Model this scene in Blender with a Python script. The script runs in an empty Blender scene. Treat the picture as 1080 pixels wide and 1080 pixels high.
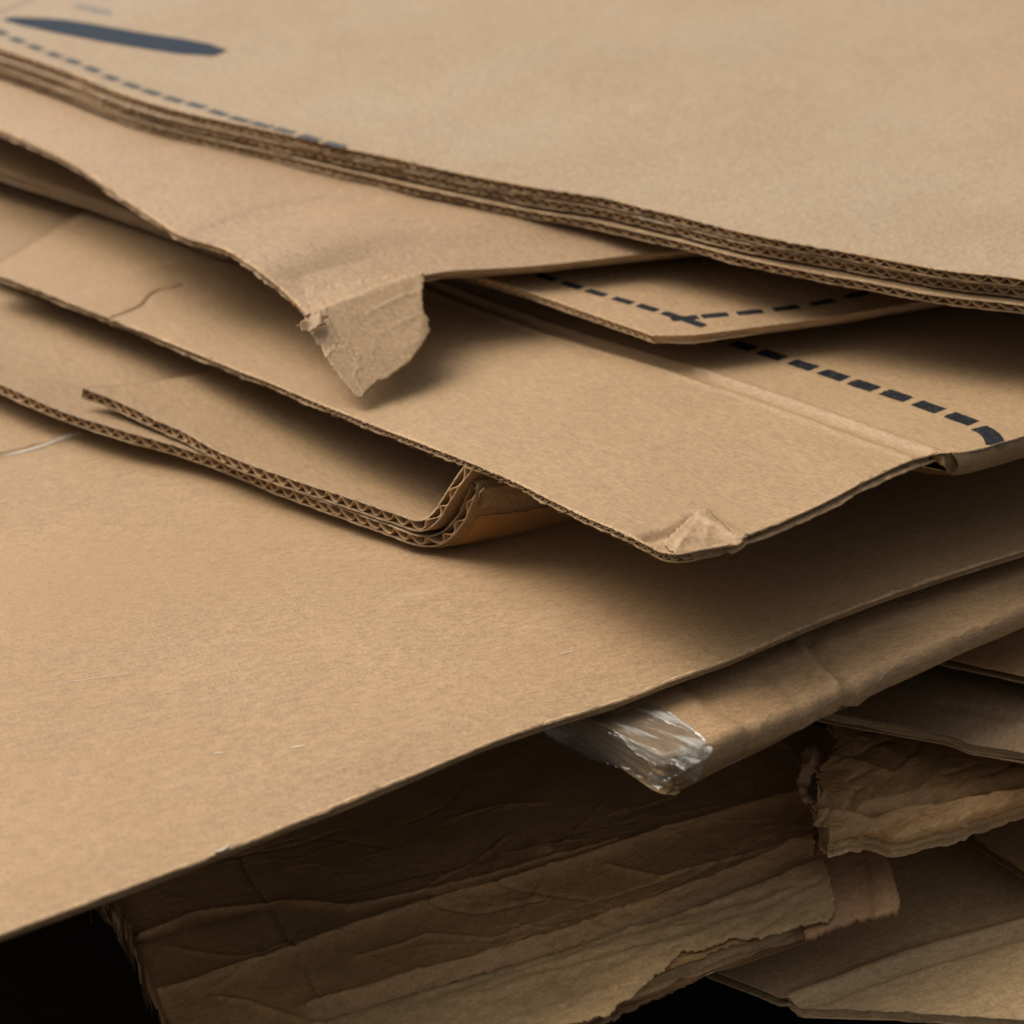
import bpy, math
import numpy as np
from mathutils import Vector
from mathutils.bvhtree import BVHTree
from mathutils.geometry import delaunay_2d_cdt

sc = bpy.context.scene
R_ = math.radians
# ------------------------------------------------------------------ camera, sky, sun, exposure
PITCH, DIST, FOV = R_(25.0), 1.41, R_(22.0)
CAM = np.array((0.0, -DIST*math.cos(PITCH), DIST*math.sin(PITCH)))
FPX = 540.0/math.tan(FOV/2)
RIGHT = np.array((1.0, 0, 0)); UP = np.array((0, math.sin(PITCH), math.cos(PITCH))); FWD = np.array((0, math.cos(PITCH), -math.sin(PITCH)))
cd = bpy.data.cameras.new('camera'); cam = bpy.data.objects.new('camera', cd); sc.collection.objects.link(cam)
cam.location = CAM; cam.rotation_euler = (math.pi/2-PITCH, 0, 0)
cd.sensor_width = 36; cd.angle = FOV; cd.clip_start = .05; cd.clip_end = 200
cd.dof.use_dof = True; cd.dof.focus_distance = 1.29; cd.dof.aperture_fstop = 8.0
sc.camera = cam

SUN_EL, SUN_AZ = R_(48), R_(-58)        # azimuth from +y (behind the pile), negative = to the left
w = bpy.data.worlds.new("World"); sc.world = w; w.use_nodes = True
nt = w.node_tree; bg = nt.nodes['Background']
sky = nt.nodes.new('ShaderNodeTexSky'); sky.sky_type = 'NISHITA'; sky.sun_disc = False
sky.sun_elevation = SUN_EL; sky.sun_rotation = SUN_AZ; sky.dust_density = 6; sky.air_density = 1.0; sky.ozone_density = 0.3
bw = nt.nodes.new('ShaderNodeRGBToBW'); nt.links.new(sky.outputs[0], bw.inputs[0])      # overcast: the sky is nearly colourless
tint = nt.nodes.new('ShaderNodeMix'); tint.data_type = 'RGBA'; tint.blend_type = 'MULTIPLY'; tint.inputs[0].default_value = 1; tint.inputs[7].default_value = (1.0, .96, .91, 1)
mxs = nt.nodes.new('ShaderNodeMix'); mxs.data_type = 'RGBA'; mxs.inputs[0].default_value = .85
nt.links.new(sky.outputs[0], mxs.inputs[6]); nt.links.new(bw.outputs[0], mxs.inputs[7]); nt.links.new(mxs.outputs[2], tint.inputs[6])
# cloud cover: brightest overhead, dim towards the horizon
tcw = nt.nodes.new('ShaderNodeTexCoord'); sx = nt.nodes.new('ShaderNodeSeparateXYZ'); nt.links.new(tcw.outputs['Generated'], sx.inputs[0])
mrw = nt.nodes.new('ShaderNodeMapRange'); mrw.inputs[1].default_value = .05; mrw.inputs[2].default_value = .92; mrw.inputs[3].default_value = .52; mrw.inputs[4].default_value = 1.0; nt.links.new(sx.outputs[2], mrw.inputs[0])
vs = nt.nodes.new('ShaderNodeVectorMath'); vs.operation = 'SCALE'; nt.links.new(tint.outputs[2], vs.inputs[0]); nt.links.new(mrw.outputs[0], vs.inputs['Scale'])
nt.links.new(vs.outputs[0], bg.inputs[0]); bg.inputs[1].default_value = 0.105
sd = bpy.data.lights.new('sun', 'SUN'); sun = bpy.data.objects.new('sun', sd); sc.collection.objects.link(sun)
sd.energy = 1.15; sd.angle = R_(52); sd.color = (1, .95, .87)
sun.rotation_euler = Vector((math.sin(SUN_AZ)*math.cos(SUN_EL), math.cos(SUN_AZ)*math.cos(SUN_EL), math.sin(SUN_EL))).to_track_quat('Z', 'Y').to_euler()
sc.view_settings.view_transform = 'Standard'; sc.view_settings.look = 'None'; sc.view_settings.gamma = 1
sc.view_settings.use_curve_mapping = False; sc.view_settings.exposure = 0.93
sc.render.engine = 'CYCLES'

# ------------------------------------------------------------------ helpers
def unproj(px, py, z):
    d = RIGHT*((px-540)/FPX) + UP*((540-py)/FPX) + FWD
    t = (z-CAM[2])/d[2]
    return CAM + d*t
def proj(P):
    q = P-CAM
    a = q@FWD
    return 540+FPX*(q@RIGHT)/a, 540-FPX*(q@UP)/a

def _hash(ix, iy, seed):
    h = (ix*374761393 + iy*668265263 + seed*982451653) & 0x7fffffff
    h = ((h ^ (h >> 13))*1274126177) & 0x7fffffff
    return ((h ^ (h >> 16)) & 0xffff)/65535.0*2-1
def vnoise(x, y, seed=0):
    x = np.asarray(x, float); y = np.asarray(y, float)+np.zeros_like(x)
    ix = np.floor(x).astype(np.int64); iy = np.floor(y).astype(np.int64)
    fx = x-ix; fy = y-iy; fx = fx*fx*(3-2*fx); fy = fy*fy*(3-2*fy)
    a = _hash(ix, iy, seed); b = _hash(ix+1, iy, seed); c = _hash(ix, iy+1, seed); d = _hash(ix+1, iy+1, seed)
    return (a*(1-fx)+b*fx)*(1-fy)+(c*(1-fx)+d*fx)*fy
def fbm(x, y, seed=0, octv=4, gain=.5):
    s = 0; a = 1; f = 1; n = 0
    for k in range(octv):
        s = s+a*vnoise(x*f, y*f, seed+k*17); n += a; a *= gain; f *= 2.03
    return s/n
def ridged(x, y, seed=0, octv=3):
    s = 0; a = 1; f = 1; n = 0
    for k in range(octv):
        s = s+a*(1-2*np.abs(vnoise(x*f, y*f, seed+k*31))); n += a; a *= .5; f *= 2.1
    return s/n

def mesh_obj(name, V, F, mat, parent=None, smooth=True):
    """V (n,3) world coordinates, F list/array of faces"""
    V = np.asarray(V, float)
    if parent is not None: V = V-np.array(parent.location)
    me = bpy.data.meshes.new(name)
    if isinstance(F, np.ndarray):
        k = F.shape[1]; m = len(F)
        me.vertices.add(len(V)); me.vertices.foreach_set('co', V.astype(np.float32).ravel())
        me.loops.add(m*k); me.loops.foreach_set('vertex_index', F.astype(np.int32).ravel())
        me.polygons.add(m); me.polygons.foreach_set('loop_start', (np.arange(m)*k).astype(np.int32))
        me.update(calc_edges=True); me.validate()
    else:
        me.from_pydata([tuple(v) for v in V], [], F)
    me.polygons.foreach_set('use_smooth', [smooth]*len(me.polygons))
    me.materials.append(mat)
    o = bpy.data.objects.new(name, me); sc.collection.objects.link(o)
    if parent is not None: o.parent = parent
    return o
def thing(name, label, cat, loc, group=None):
    o = bpy.data.objects.new(name, None); sc.collection.objects.link(o)
    o.location = tuple(float(v) for v in loc); o.empty_display_size = .05
    o['label'] = label; o['category'] = cat
    if group: o['group'] = group
    bpy.context.view_layer.update()
    return o
def gridF(n, m, off=0, flip=False):
    i = np.arange(n-1)[:, None]; j = np.arange(m-1)[None, :]
    a = i*m+j; f = np.stack([a, a+m, a+m+1, a+1], -1).reshape(-1, 4)+off
    return f[:, ::-1] if flip else f

class Curve3:
    """smooth 3-D curve through points, resampled by arc length and extended straight to a wanted length"""
    def __init__(s, pts, length=None):
        P = np.array(pts, float)
        Q = np.vstack([2*P[0]-P[1], P, 2*P[-1]-P[-2]])
        out = []
        for i in range(1, len(Q)-2):
            p0, p1, p2, p3 = Q[i-1:i+3]
            for t in np.linspace(0, 1, 13)[:-1]:
                out.append(.5*((2*p1)+(-p0+p2)*t+(2*p0-5*p1+4*p2-p3)*t*t+(-p0+3*p1-3*p2+p3)*t**3))
        out.append(P[-1]); out = np.array(out)
        d = np.r_[0, np.cumsum(np.linalg.norm(np.diff(out, axis=0), axis=1))]
        if length and length > d[-1]:
            dr = out[-1]-out[-4]; dr /= np.linalg.norm(dr)
            out = np.vstack([out, out[-1]+dr*(length-d[-1])]); d = np.r_[d, length]
        s.p = out; s.d = d; s.len = d[-1] if not length else length
    def at(s, t):
        t = np.asarray(t, float)
        r = np.stack([np.interp(t, s.d, s.p[:, k]) for k in range(3)], -1)
        neg = np.minimum(t, 0)[..., None]
        d0 = s.p[1]-s.p[0]; d0 = d0/np.linalg.norm(d0)
        return r+neg*d0

def seg_dist(P, pts):
    """distance of P (n,3) from the polyline pts in the ground plan, and how far along"""
    X = P[:, :2]; best = np.full(len(X), 1e9); side = np.zeros(len(X)); along = np.zeros(len(X)); acc = 0
    for a, b in zip(pts[:-1], pts[1:]):
        a = a[:2]; b = b[:2]; ab = b-a; L = np.linalg.norm(ab)
        t = np.clip(((X-a)@ab)/(L*L), 0, 1); q = a+t[:, None]*ab
        d = np.linalg.norm(X-q, axis=1); sg = np.sign(ab[0]*(X[:, 1]-a[1])-ab[1]*(X[:, 0]-a[0]))
        m = d < best; best[m] = d[m]; side[m] = sg[m]; along[m] = acc+t[m]*L; acc += L
    return best, side, along, acc

class Sheet:
    """A board of corrugated cardboard as a Coons patch: curve A leaves the near corner along the fluted (cut) edge, curve B along the
    edge parallel to the flutes. Points are (x, y, z) with x, y read off the photograph and z the real height of that corner."""
    def __init__(s, A, B, lenA, lenB, th=.005, B1=None, A1=None, feats=(), wav=(0.0006, 9, 1), th_fn=None, step=.002, crump=None, roundB=0, roundA=0):
        s.A = Curve3([unproj(*p) for p in A], lenA); s.B = Curve3([unproj(*p) for p in B], lenB)
        s.C = s.A.at(0.); s.th = th; s.thf = th_fn; s.wav = wav; s.feats = []; s.crump = crump; s.rB = roundB; s.rA = roundA
        s.B1 = Curve3([unproj(*p) for p in B1], lenB) if B1 else None
        s.A1 = Curve3([unproj(*p) for p in A1], lenA) if A1 else None
        s.step = step
        c = s.base(np.array([0., .1, 0.]), np.array([0., 0., .1]))
        s.flip = np.cross(c[1]-c[0], c[2]-c[0])[2] > 0   # A x B up?
        s.centre = s.C.copy()
        for f in feats:
            kind, pts, wd, amp = f[:4]
            s.feats.append((kind, [s.find(*p) for p in pts], wd, amp)+tuple(f[4:]))
    def base(s, a, b):
        """world point for distances a along A and b along B"""
        PA = s.A.at(a); PB = s.B.at(b)
        if s.B1 is not None:
            w = np.clip(a/s.A.len, 0, 1)[..., None]
            return PA+(PB-s.C)*(1-w)+(s.B1.at(b)-s.B1.at(0.))*w
        if s.A1 is not None:
            w = np.clip(b/s.B.len, 0, 1)[..., None]
            return PB+(PA-s.C)*(1-w)+(s.A1.at(a)-s.A1.at(0.))*w
        return PA+PB-s.C
    def find(s, px, py):
        a = np.linspace(0, s.A.len, 160); b = np.linspace(0, s.B.len, 160)
        ga, gb = np.meshgrid(a, b, indexing='ij')
        P = s.base(ga.ravel(), gb.ravel()); x, y = proj(P)
        k = np.argmin((x-px)**2+(y-py)**2)
        return unproj(px, py, P[k, 2])
    def surf(s, a, b, depth=0.0, extra=0.0, flat=False):
        """displaced top surface (depth metres below it, along the normal). a, b 1-D or equal shape"""
        sh = np.shape(a); a = np.ravel(a).astype(float); b = np.ravel(b).astype(float)
        e = 1e-3
        P = s.base(a, b); N = np.cross(s.base(a+e, b)-s.base(a-e, b), s.base(a, b+e)-s.base(a, b-e))
        N /= np.linalg.norm(N, axis=1)[:, None]+1e-12; N[N[:, 2] < 0] *= -1
        z = np.zeros(len(P)); fade = np.clip(1, 0, 1)
        am, fr, sd_ = s.wav
        z += am*fbm(P[:, 0]*fr, P[:, 1]*fr, sd_, 3)
        if s.crump:
            ca, cf, cs, reach = s.crump
            k = np.exp(-(np.minimum(a, b)/reach)**2) if reach > 0 else 1
            z += ca*ridged(P[:, 0]*cf+3, P[:, 1]*cf, cs, 4)*k
        for f in s.feats:
            kind, pts, wd, amp = f[:4]
            if kind == 'bump':
                d2 = ((P[:, :2]-pts[0][:2])**2).sum(1); z += amp*np.exp(-d2/wd**2); continue
            d, side, al, tot = seg_dist(P, pts)
            if len(f) > 4:      # wobble
                d = np.abs(d*side + f[4]*fbm(al*45, al*0, 5, 3)); 
            if kind == 'groove': z += amp*np.exp(-(d/wd)**2)
            elif kind == 'tent': z += amp*np.exp(-d/wd)
            elif kind == 'step': z += amp*.5*(1+np.tanh(d*side/wd))
            elif kind == 'bend': z += amp*np.maximum(0, side*d-wd*0)       # amp = slope on the left of the line
        if s.rB and not flat: z -= np.where(a < s.rB, s.rB-np.sqrt(np.maximum(0, s.rB**2-(s.rB-np.maximum(a, 0))**2)), 0)
        if s.rA and not flat: z -= np.where(b < s.rA, s.rA-np.sqrt(np.maximum(0, s.rA**2-(s.rA-np.maximum(b, 0))**2)), 0)
        P = P+N*(z-np.ravel(depth*np.ones(sh))+extra)[:, None]
        return P.reshape(sh+(3,))
    def thick(s, a, b):
        return s.th*np.ones(np.shape(a)) if s.thf is None else s.th*s.thf(a, b)

def spaced(L, step, fine=.0009, near=.011):
    f = np.arange(0, near, fine); c = np.arange(near, L, step)
    return np.r_[f, c, L]
def dense(L, step): return np.linspace(0, L, max(2, int(L/step)+1))

def build_board(sh, th_obj, mat_top, mat_flute, mat_bot, wall_rec=.0011, pitch=.0085, rag=.0007, flute_depth=.09, seed=1, amp_flute=1.0, flutes=True,
                wallB=True, fine_edge=.0011, ragB=None, lean=0.0, bend_open=0.0):
    """liners, fluting and the closed edge of one board, each a mesh under the thing"""
    rng = np.random.RandomState(seed); LA, LB = sh.A.len, sh.B.len; lt = .0007
    ragB = rag if ragB is None else ragB
    def edge_grid(sa, sb, sd):
        a, b = np.meshgrid(sa, sb, indexing='ij')
        n1 = rag*(fbm(a/.0035, a*0+sd, sd, 4, .7)+.8*fbm(a/.02, a*0, sd+7, 2))
        n2 = ragB*(fbm(b/.0035, b*0+sd, sd+3, 4, .7)+.8*fbm(b/.02, b*0, sd+9, 2))
        return a+n2*np.clip(1-a/.005, 0, 1), b+n1*np.clip(1-b/.005, 0, 1)
    # ---- top liner
    sa = np.unique(np.r_[spaced(LA, sh.step), dense(min(LA, .75), max(sh.step*.75, .0014))]); sb = spaced(LB, sh.step)
    a, b = edge_grid(sa, sb, seed)
    P = sh.surf(a, b); n, m = a.shape
    V = [P.reshape(-1, 3)]; F = [gridF(n, m, 0, not sh.flip)]
    # rims
    off = n*m
    r1 = sh.surf(a[:, 0], b[:, 0], lt); V.append(r1)
    i = np.arange(n-1); F.append(np.stack([i*m, (i+1)*m, off+i+1, off+i], -1)); off += n
    r2 = sh.surf(a[0, :], b[0, :], lt); V.append(r2); j = np.arange(m-1)
    F.append(np.stack([j, off+j, off+j+1, j+1], -1)); off += m
    for row, src in (('e', (a[:, -1], b[:, -1], (np.arange(n)*m+m-1))), ('f', (a[-1, :], b[-1, :], (n-1)*m+np.arange(m)))):
        aa, bb, idx = src; q = sh.surf(aa, bb, sh.thick(aa, bb)); V.append(q); k = np.arange(len(aa)-1)
        F.append(np.stack([idx[:-1], off+k, off+k+1, idx[1:]], -1)); off += len(aa)
    top = mesh_obj('top_liner', np.vstack(V), np.vstack(F), mat_top, th_obj)
    sh.top = top; sh.P = P
    # ---- bottom liner
    sb2 = np.r_[0, .0015, .004, .01, .03, np.linspace(.06, LB, 24)]; sa2 = np.unique(np.r_[0, .0012, .003, dense(LA, .0022)])
    a2, b2 = edge_grid(sa2, sb2, seed+50); t2 = sh.thick(a2, b2)
    a2 = a2+(.003 if sh.rB else 0); Q = sh.surf(a2, b2, t2-lt, flat=True); n2, m2 = a2.shape; Q2 = sh.surf(a2, b2, t2, flat=True)
    off = n2*m2
    F = [gridF(n2, m2, 0, not sh.flip), gridF(n2, m2, off, sh.flip)]
    i = np.arange(n2-1); F.append(np.stack([i*m2, (i+1)*m2, off+(i+1)*m2, off+i*m2], -1))
    # finer along the B edge: extra rim strip
    j = np.arange(m2-1); F.append(np.stack([j, off+j, off+j+1, j+1], -1))
    mesh_obj('bottom_liner', np.vstack([Q.reshape(-1, 3), Q2.reshape(-1, 3)]), np.vstack(F), mat_bot, th_obj)
    # ---- fluting
    if flutes:
        k = 12; nn = int(LA/pitch*k); s_ = np.linspace(0.002, LA, nn)
        ph = np.cumsum(np.r_[0, np.diff(s_)]/(pitch*(1+bend_open*np.exp(-(s_/.045)**4))))*2*math.pi + 1.6*fbm(s_/.05, s_*0, seed+2, 2) + .9*vnoise(s_/.013, s_*0, seed+5)
        am = 1-.22*(vnoise(s_/.008, s_*0, seed+8)+1)*.5
        rows = np.r_[0, .0012, .004, .012, .03, .06, flute_depth]; rows = rows[rows <= flute_depth]
        edge = .0006+.0006*fbm(s_/.004, s_*0, seed+4, 3)
        A_, B_ = np.meshgrid(s_, rows, indexing='ij'); B_ = B_+edge[:, None]*np.clip(1-B_/.01, 0, 1)
        T = sh.thick(A_, B_); half = (T-2*lt)/2; ft = .00032
        sn = np.sin(ph)[:, None]; wave = np.sign(sn)*np.abs(sn)**.8*am[:, None]*amp_flute
        A_ = A_+np.sin(ph*1.0+.6)[:, None]*pitch*(.10+.10*vnoise(s_/.03, s_*0, seed+31))[:, None]
        dmid = lt+half
        up = sh.surf(A_, B_, dmid-wave*(half-ft)-ft); dn = sh.surf(A_, B_, dmid-wave*(half-ft)+ft)
        n3, m3 = A_.shape; off = n3*m3; i = np.arange(n3-1)
        F = [gridF(n3, m3, 0, not sh.flip), gridF(n3, m3, off, sh.flip), np.stack([i*m3, (i+1)*m3, off+(i+1)*m3, off+i*m3], -1)]
        mesh_obj('fluting', np.vstack([up.reshape(-1, 3), dn.reshape(-1, 3)]), np.vstack(F), mat_flute, th_obj)
    # ---- closed edge along B
    if wallB:
        s_ = dense(LB, .002); rec = wall_rec+.0009*fbm(s_/.006, s_*0, seed+12, 3)
        T = sh.thick(s_*0, s_)
        rowz = np.linspace(0, 1, 5)
        V = np.stack([sh.surf(rec+.0004*fbm(s_/.003, s_*0+r*3, seed+20, 2), s_+.001, lt+(T-2*lt)*r) for r in rowz], 1)
        n4 = len(s_); mesh_obj('closed_edge', V.reshape(-1, 3), gridF(n4, 5, 0, sh.flip), mat_flute, th_obj)

def bvh(obj):
    me = obj.data; n = len(me.vertices); co = np.empty(n*3, np.float32); me.vertices.foreach_get('co', co)
    co = co.reshape(-1, 3)+np.array(obj.parent.location)
    return BVHTree.FromPolygons([tuple(map(float, c)) for c in co], [tuple(p.vertices) for p in me.polygons])
def drop(tree, P, lift=.00025):
    out = []
    for p in P:
        h = tree.ray_cast(Vector((p[0], p[1], 1.0)), Vector((0, 0, -1)))
        out.append((p[0], p[1], (h[0].z if h[0] else p[2])+lift))
    return out
def ribbon_patch(tree, c, u, v, L, W, nu=10, nv=4, rough=.0, seed=0, slant=0.0, round_=False):
    """one printed mark: centre c, direction u, length L, width W, lying on the liner"""
    pts = []; 
    for i in range(nu+1):
        for j in range(nv+1):
            x = (i/nu-.5)*L; y = (j/nv-.5)*W
            if round_: y *= math.sqrt(max(0.02, 1-(2*i/nu-1)**4))
            x += slant*y + rough*fbm(np.array([y/.0012]), np.array([float(i > nu/2)*9.]), seed, 2)[0]*(abs(i/nu-.5)*2)**3
            y += rough*.7*fbm(np.array([x/.0015]), np.array([j*3.]), seed+3, 2)[0]
            pts.append(c+u*x+v*y)
    return drop(tree, pts), gridF(nu+1, nv+1)
def print_dashes(sh, name, mat, centres, L, W, slant=0, rough=.0005, tree=None, seed=0):
    tree = tree or bvh(sh.top); C = [sh.find(*p) for p in centres]; V = []; F = []
    for i, c in enumerate(C):
        d = (C[min(i+1, len(C)-1)]-C[max(i-1, 0)])[:2]; d = d/np.linalg.norm(d)
        u = np.array((d[0], d[1], 0)); v = np.array((-d[1], d[0], 0))
        p, f = ribbon_patch(tree, c, u, v, L, W, rough=rough, seed=i+seed, slant=slant)
        F.append(f+len(V)); V += p
    return mesh_obj(name, V, np.vstack(F), mat, sh.top.parent)

def poly_patch(name, outline, zf, mat, parent, step=3.0, th=.0006, disp=None, rag=0.0, seed=0, close=True):
    """irregular torn piece. outline in photo coordinates, zf(px, py) the real height there; given its own thickness"""
    o = np.array(outline, float); pts = []
    for a, b in zip(o, np.roll(o, -1, 0)):
        n = max(1, int(np.hypot(*(b-a))/(step*.6)))
        for k in range(n):
            pts.append(a+(b-a)*k/n)
    pts = np.array(pts); 
    if rag:
        k = np.arange(len(pts)); nb = np.roll(pts, -1, 0)-np.roll(pts, 1, 0); nb /= np.linalg.norm(nb, axis=1)[:, None]+1e-9
        pts = pts+np.stack([-nb[:, 1], nb[:, 0]], 1)*(rag*fbm(k/2.2, k*0., seed, 4, .7))[:, None]
    nbp = len(pts)
    lo = pts.min(0); hi = pts.max(0); g = []
    y = lo[1]+step*.5; r = 0
    P2 = np.vstack([pts, pts[:1]])
    while y < hi[1]:
        xs = np.arange(lo[0]+(r % 2)*step/2, hi[0], step)
        for x in xs:
            # inside test
            c = False
            for k in range(nbp):
                x1, y1 = P2[k]; x2, y2 = P2[k+1]
                if (y1 > y) != (y2 > y) and x < (x2-x1)*(y-y1)/(y2-y1)+x1: c = not c
            if c and ((pts-np.array((x, y)))**2).sum(1).min() > (step*.45)**2: g.append((x, y))
        y += step*.87; r += 1
    allp = np.vstack([pts, np.array(g)]) if g else pts
    res = delaunay_2d_cdt([Vector(p) for p in allp], [(k, (k+1) % nbp) for k in range(nbp)], [], 1, 1e-5)
    vv = res[0]; ff = [list(f) for f in res[2]]
    W = np.array([unproj(p.x, p.y, zf(p.x, p.y)) for p in vv])
    if disp is not None: W[:, 2] += disp(W)
    cnt = {}
    for f in ff:
        for a, b in zip(f, f[1:]+f[:1]): cnt[(a, b)] = 1
    n = len(W); W2 = W-np.array((0, 0, th)); F = []
    s0 = W[ff[0]]; up = np.cross(s0[1]-s0[0], s0[2]-s0[0])[2] > 0
    for f in ff:
        F.append(f if up else f[::-1]); F.append([v+n for v in (f[::-1] if up else f)])
    for (a, b) in cnt:
        if (b, a) not in cnt: F.append([a, a+n, b+n, b] if up else [b, b+n, a+n, a])
    return mesh_obj(name, np.vstack([W, W2]), F, mat, parent)

# ------------------------------------------------------------------ materials
def kraft(name, col, seed=0, rot=0.0, var=.10, spk=.30, rough=.6, stain=None, bump=.35, scuff=.0, wash=0.0, wash_rot=0.0, spec=.45, crinkle=0.0, dirt=0.0):
    m = bpy.data.materials.new(name); m.use_nodes = True; n = m.node_tree; N = n.nodes; L = n.links
    b = N['Principled BSDF']; b.inputs['Roughness'].default_value = rough; b.inputs['Specular IOR Level'].default_value = spec
    tc = N.new('ShaderNodeTexCoord'); mp = N.new('ShaderNodeMapping'); mp.inputs['Location'].default_value = (seed*.37, seed*.71, seed*.13)
    mp.inputs['Rotation'].default_value = (0, 0, rot); L.new(tc.outputs['Object'], mp.inputs['Vector'])
    def noise(scale, detail=4, stretch=(1, 1, 1), rr=.55):
        q = N.new('ShaderNodeMapping'); q.inputs['Scale'].default_value = stretch; L.new(mp.outputs[0], q.inputs['Vector'])
        t = N.new('ShaderNodeTexNoise'); t.inputs['Scale'].default_value = scale; t.inputs['Detail'].default_value = detail; t.inputs['Roughness'].default_value = rr
        L.new(q.outputs[0], t.inputs['Vector']); return t.outputs['Fac']
    def ramp(f, lo, hi, a=0.0, c=1.0):
        r = N.new('ShaderNodeMapRange'); r.inputs[1].default_value = lo; r.inputs[2].default_value = hi; r.inputs[3].default_value = a; r.inputs[4].default_value = c
        L.new(f, r.inputs[0]); return r.outputs[0]
    def math_(op, a, c):
        q = N.new('ShaderNodeMath'); q.operation = op
        for k, v in enumerate((a, c)):
            if isinstance(v, (int, float)): q.inputs[k].default_value = v
            else: L.new(v, q.inputs[k])
        return q.outputs[0]
    def mix(fac, a, c, blend='MIX'):
        q = N.new('ShaderNodeMix'); q.data_type = 'RGBA'; q.blend_type = blend
        if isinstance(fac, (int, float)): q.inputs[0].default_value = fac
        else: L.new(fac, q.inputs[0])
        for k, v in ((6, a), (7, c)):
            if isinstance(v, tuple): q.inputs[k].default_value = (*v, 1)
            else: L.new(v, q.inputs[k])
        return q.outputs[2]
    big = noise(7, 4); mid = noise(38, 5, (1, .45, 1)); fib = noise(520, 3, (1, .28, 1), .7); fib2 = noise(900, 2, (.35, 1, 1), .6); grain = noise(1500, 2)
    c0 = mix(ramp(big, .3, .7), tuple(v*(1-var) for v in col), tuple(min(1, v*(1+var)) for v in col))
    c1 = mix(ramp(mid, .35, .7, 0, .55), c0, (col[0]*(1+var*.9), col[1]*(1+var*1.0), col[2]*(1+var*1.3)))
    f = math_('ADD', math_('MULTIPLY', fib, .55), math_('MULTIPLY', fib2, .45))
    val = ramp(f, .34, .66, 1-spk, 1+spk)
    vm = N.new('ShaderNodeVectorMath'); vm.operation = 'SCALE'; L.new(c1, vm.inputs[0]); L.new(val, vm.inputs['Scale'])
    c = vm.outputs[0]
    dk = noise(700, 1, (1, .5, 1)); c = mix(ramp(dk, .72, .80, 0, .45), c, tuple(v*.45 for v in col))       # dark flecks
    if scuff:
        sc_ = noise(60, 6, (1, .25, 1), .75); sc2 = noise(5, 3)
        fac = math_('MULTIPLY', ramp(sc_, .56, .74, 0, scuff), ramp(sc2, .45, .62)); c = mix(fac, c, (col[0]*1.5+.05, col[1]*1.6+.06, col[2]*1.9+.07))
    if stain:
        st = noise(stain[1], 6, (1, .6, 1), .65); c = mix(ramp(st, .46, .72, 0, stain[2]), c, stain[0])
    if dirt:
        st = noise(45, 8, (1, .3, 1), .75); c = mix(ramp(st, .5, .72, 0, dirt), c, (.06, .040, .024))
    L.new(c, b.inputs['Base Color'])
    h = math_('ADD', math_('MULTIPLY', fib, .5), math_('MULTIPLY', grain, .35)); h = math_('ADD', h, math_('MULTIPLY', mid, .8))
    if wash:
        mw = N.new('ShaderNodeMapping'); mw.inputs['Rotation'].default_value = (0, 0, wash_rot); L.new(tc.outputs['Object'], mw.inputs['Vector'])
        wv = N.new('ShaderNodeTexWave'); wv.inputs['Scale'].default_value = 37.; wv.inputs['Distortion'].default_value = .6; wv.inputs['Detail'].default_value = 1
        L.new(mw.outputs[0], wv.inputs['Vector']); h = math_('ADD', h, math_('MULTIPLY', wv.outputs['Fac'], wash))
    bp = N.new('ShaderNodeBump'); bp.inputs['Strength'].default_value = bump; bp.inputs['Distance'].default_value = .0006; L.new(h, bp.inputs['Height'])
    last = bp
    if crinkle:
        vt = N.new('ShaderNodeTexVoronoi'); vt.feature = 'DISTANCE_TO_EDGE'; vt.inputs['Scale'].default_value = 26
        q = N.new('ShaderNodeMapping'); q.inputs['Scale'].default_value = (1, .45, 1); L.new(mp.outputs[0], q.inputs['Vector'])
        nz = N.new('ShaderNodeTexNoise'); nz.inputs['Scale'].default_value = 18; nz.inputs['Detail'].default_value = 5; L.new(q.outputs[0], nz.inputs['Vector'])
        av = N.new('ShaderNodeVectorMath'); av.operation = 'MULTIPLY_ADD'; L.new(nz.outputs['Color'], av.inputs[0]); av.inputs[1].default_value = (.09, .09, .09); L.new(q.outputs[0], av.inputs[2])
        L.new(av.outputs[0], vt.inputs['Vector']); gate = noise(6, 3)
        hh = math_('MULTIPLY', ramp(vt.outputs['Distance'], 0, .05, 1, 0), ramp(gate, .45, .65))
        hh = math_('ADD', hh, math_('MULTIPLY', nz.outputs['Fac'], 1.2))
        b2 = N.new('ShaderNodeBump'); b2.inputs['Strength'].default_value = crinkle; b2.inputs['Distance'].default_value = .003; L.new(hh, b2.inputs['Height']); L.new(bp.outputs[0], b2.inputs['Normal']); last = b2
    L.new(last.outputs[0], b.inputs['Normal'])
    return m
def ink(name, col, base=(.36, .27, .18), wear=.35, seed=0):
    m = bpy.data.materials.new(name); m.use_nodes = True; N = m.node_tree.nodes; L = m.node_tree.links; b = N['Principled BSDF']
    tc = N.new('ShaderNodeTexCoord'); t = N.new('ShaderNodeTexNoise'); t.inputs['Scale'].default_value = 420; t.inputs['Detail'].default_value = 5; t.inputs['Roughness'].default_value = .75
    L.new(tc.outputs['Object'], t.inputs['Vector'])
    r = N.new('ShaderNodeMapRange'); r.inputs[1].default_value = .50; r.inputs[2].default_value = .75; r.inputs[3].default_value = 0; r.inputs[4].default_value = wear; L.new(t.outputs['Fac'], r.inputs[0])
    q = N.new('ShaderNodeMix'); q.data_type = 'RGBA'; q.inputs[6].default_value = (*col, 1); q.inputs[7].default_value = (*base, 1); L.new(r.outputs[0], q.inputs[0]); L.new(q.outputs[2], b.inputs['Base Color'])
    b.inputs['Roughness'].default_value = .7; b.inputs['Specular IOR Level'].default_value = .12
    return m
K = (.340, .2165, .108)
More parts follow.
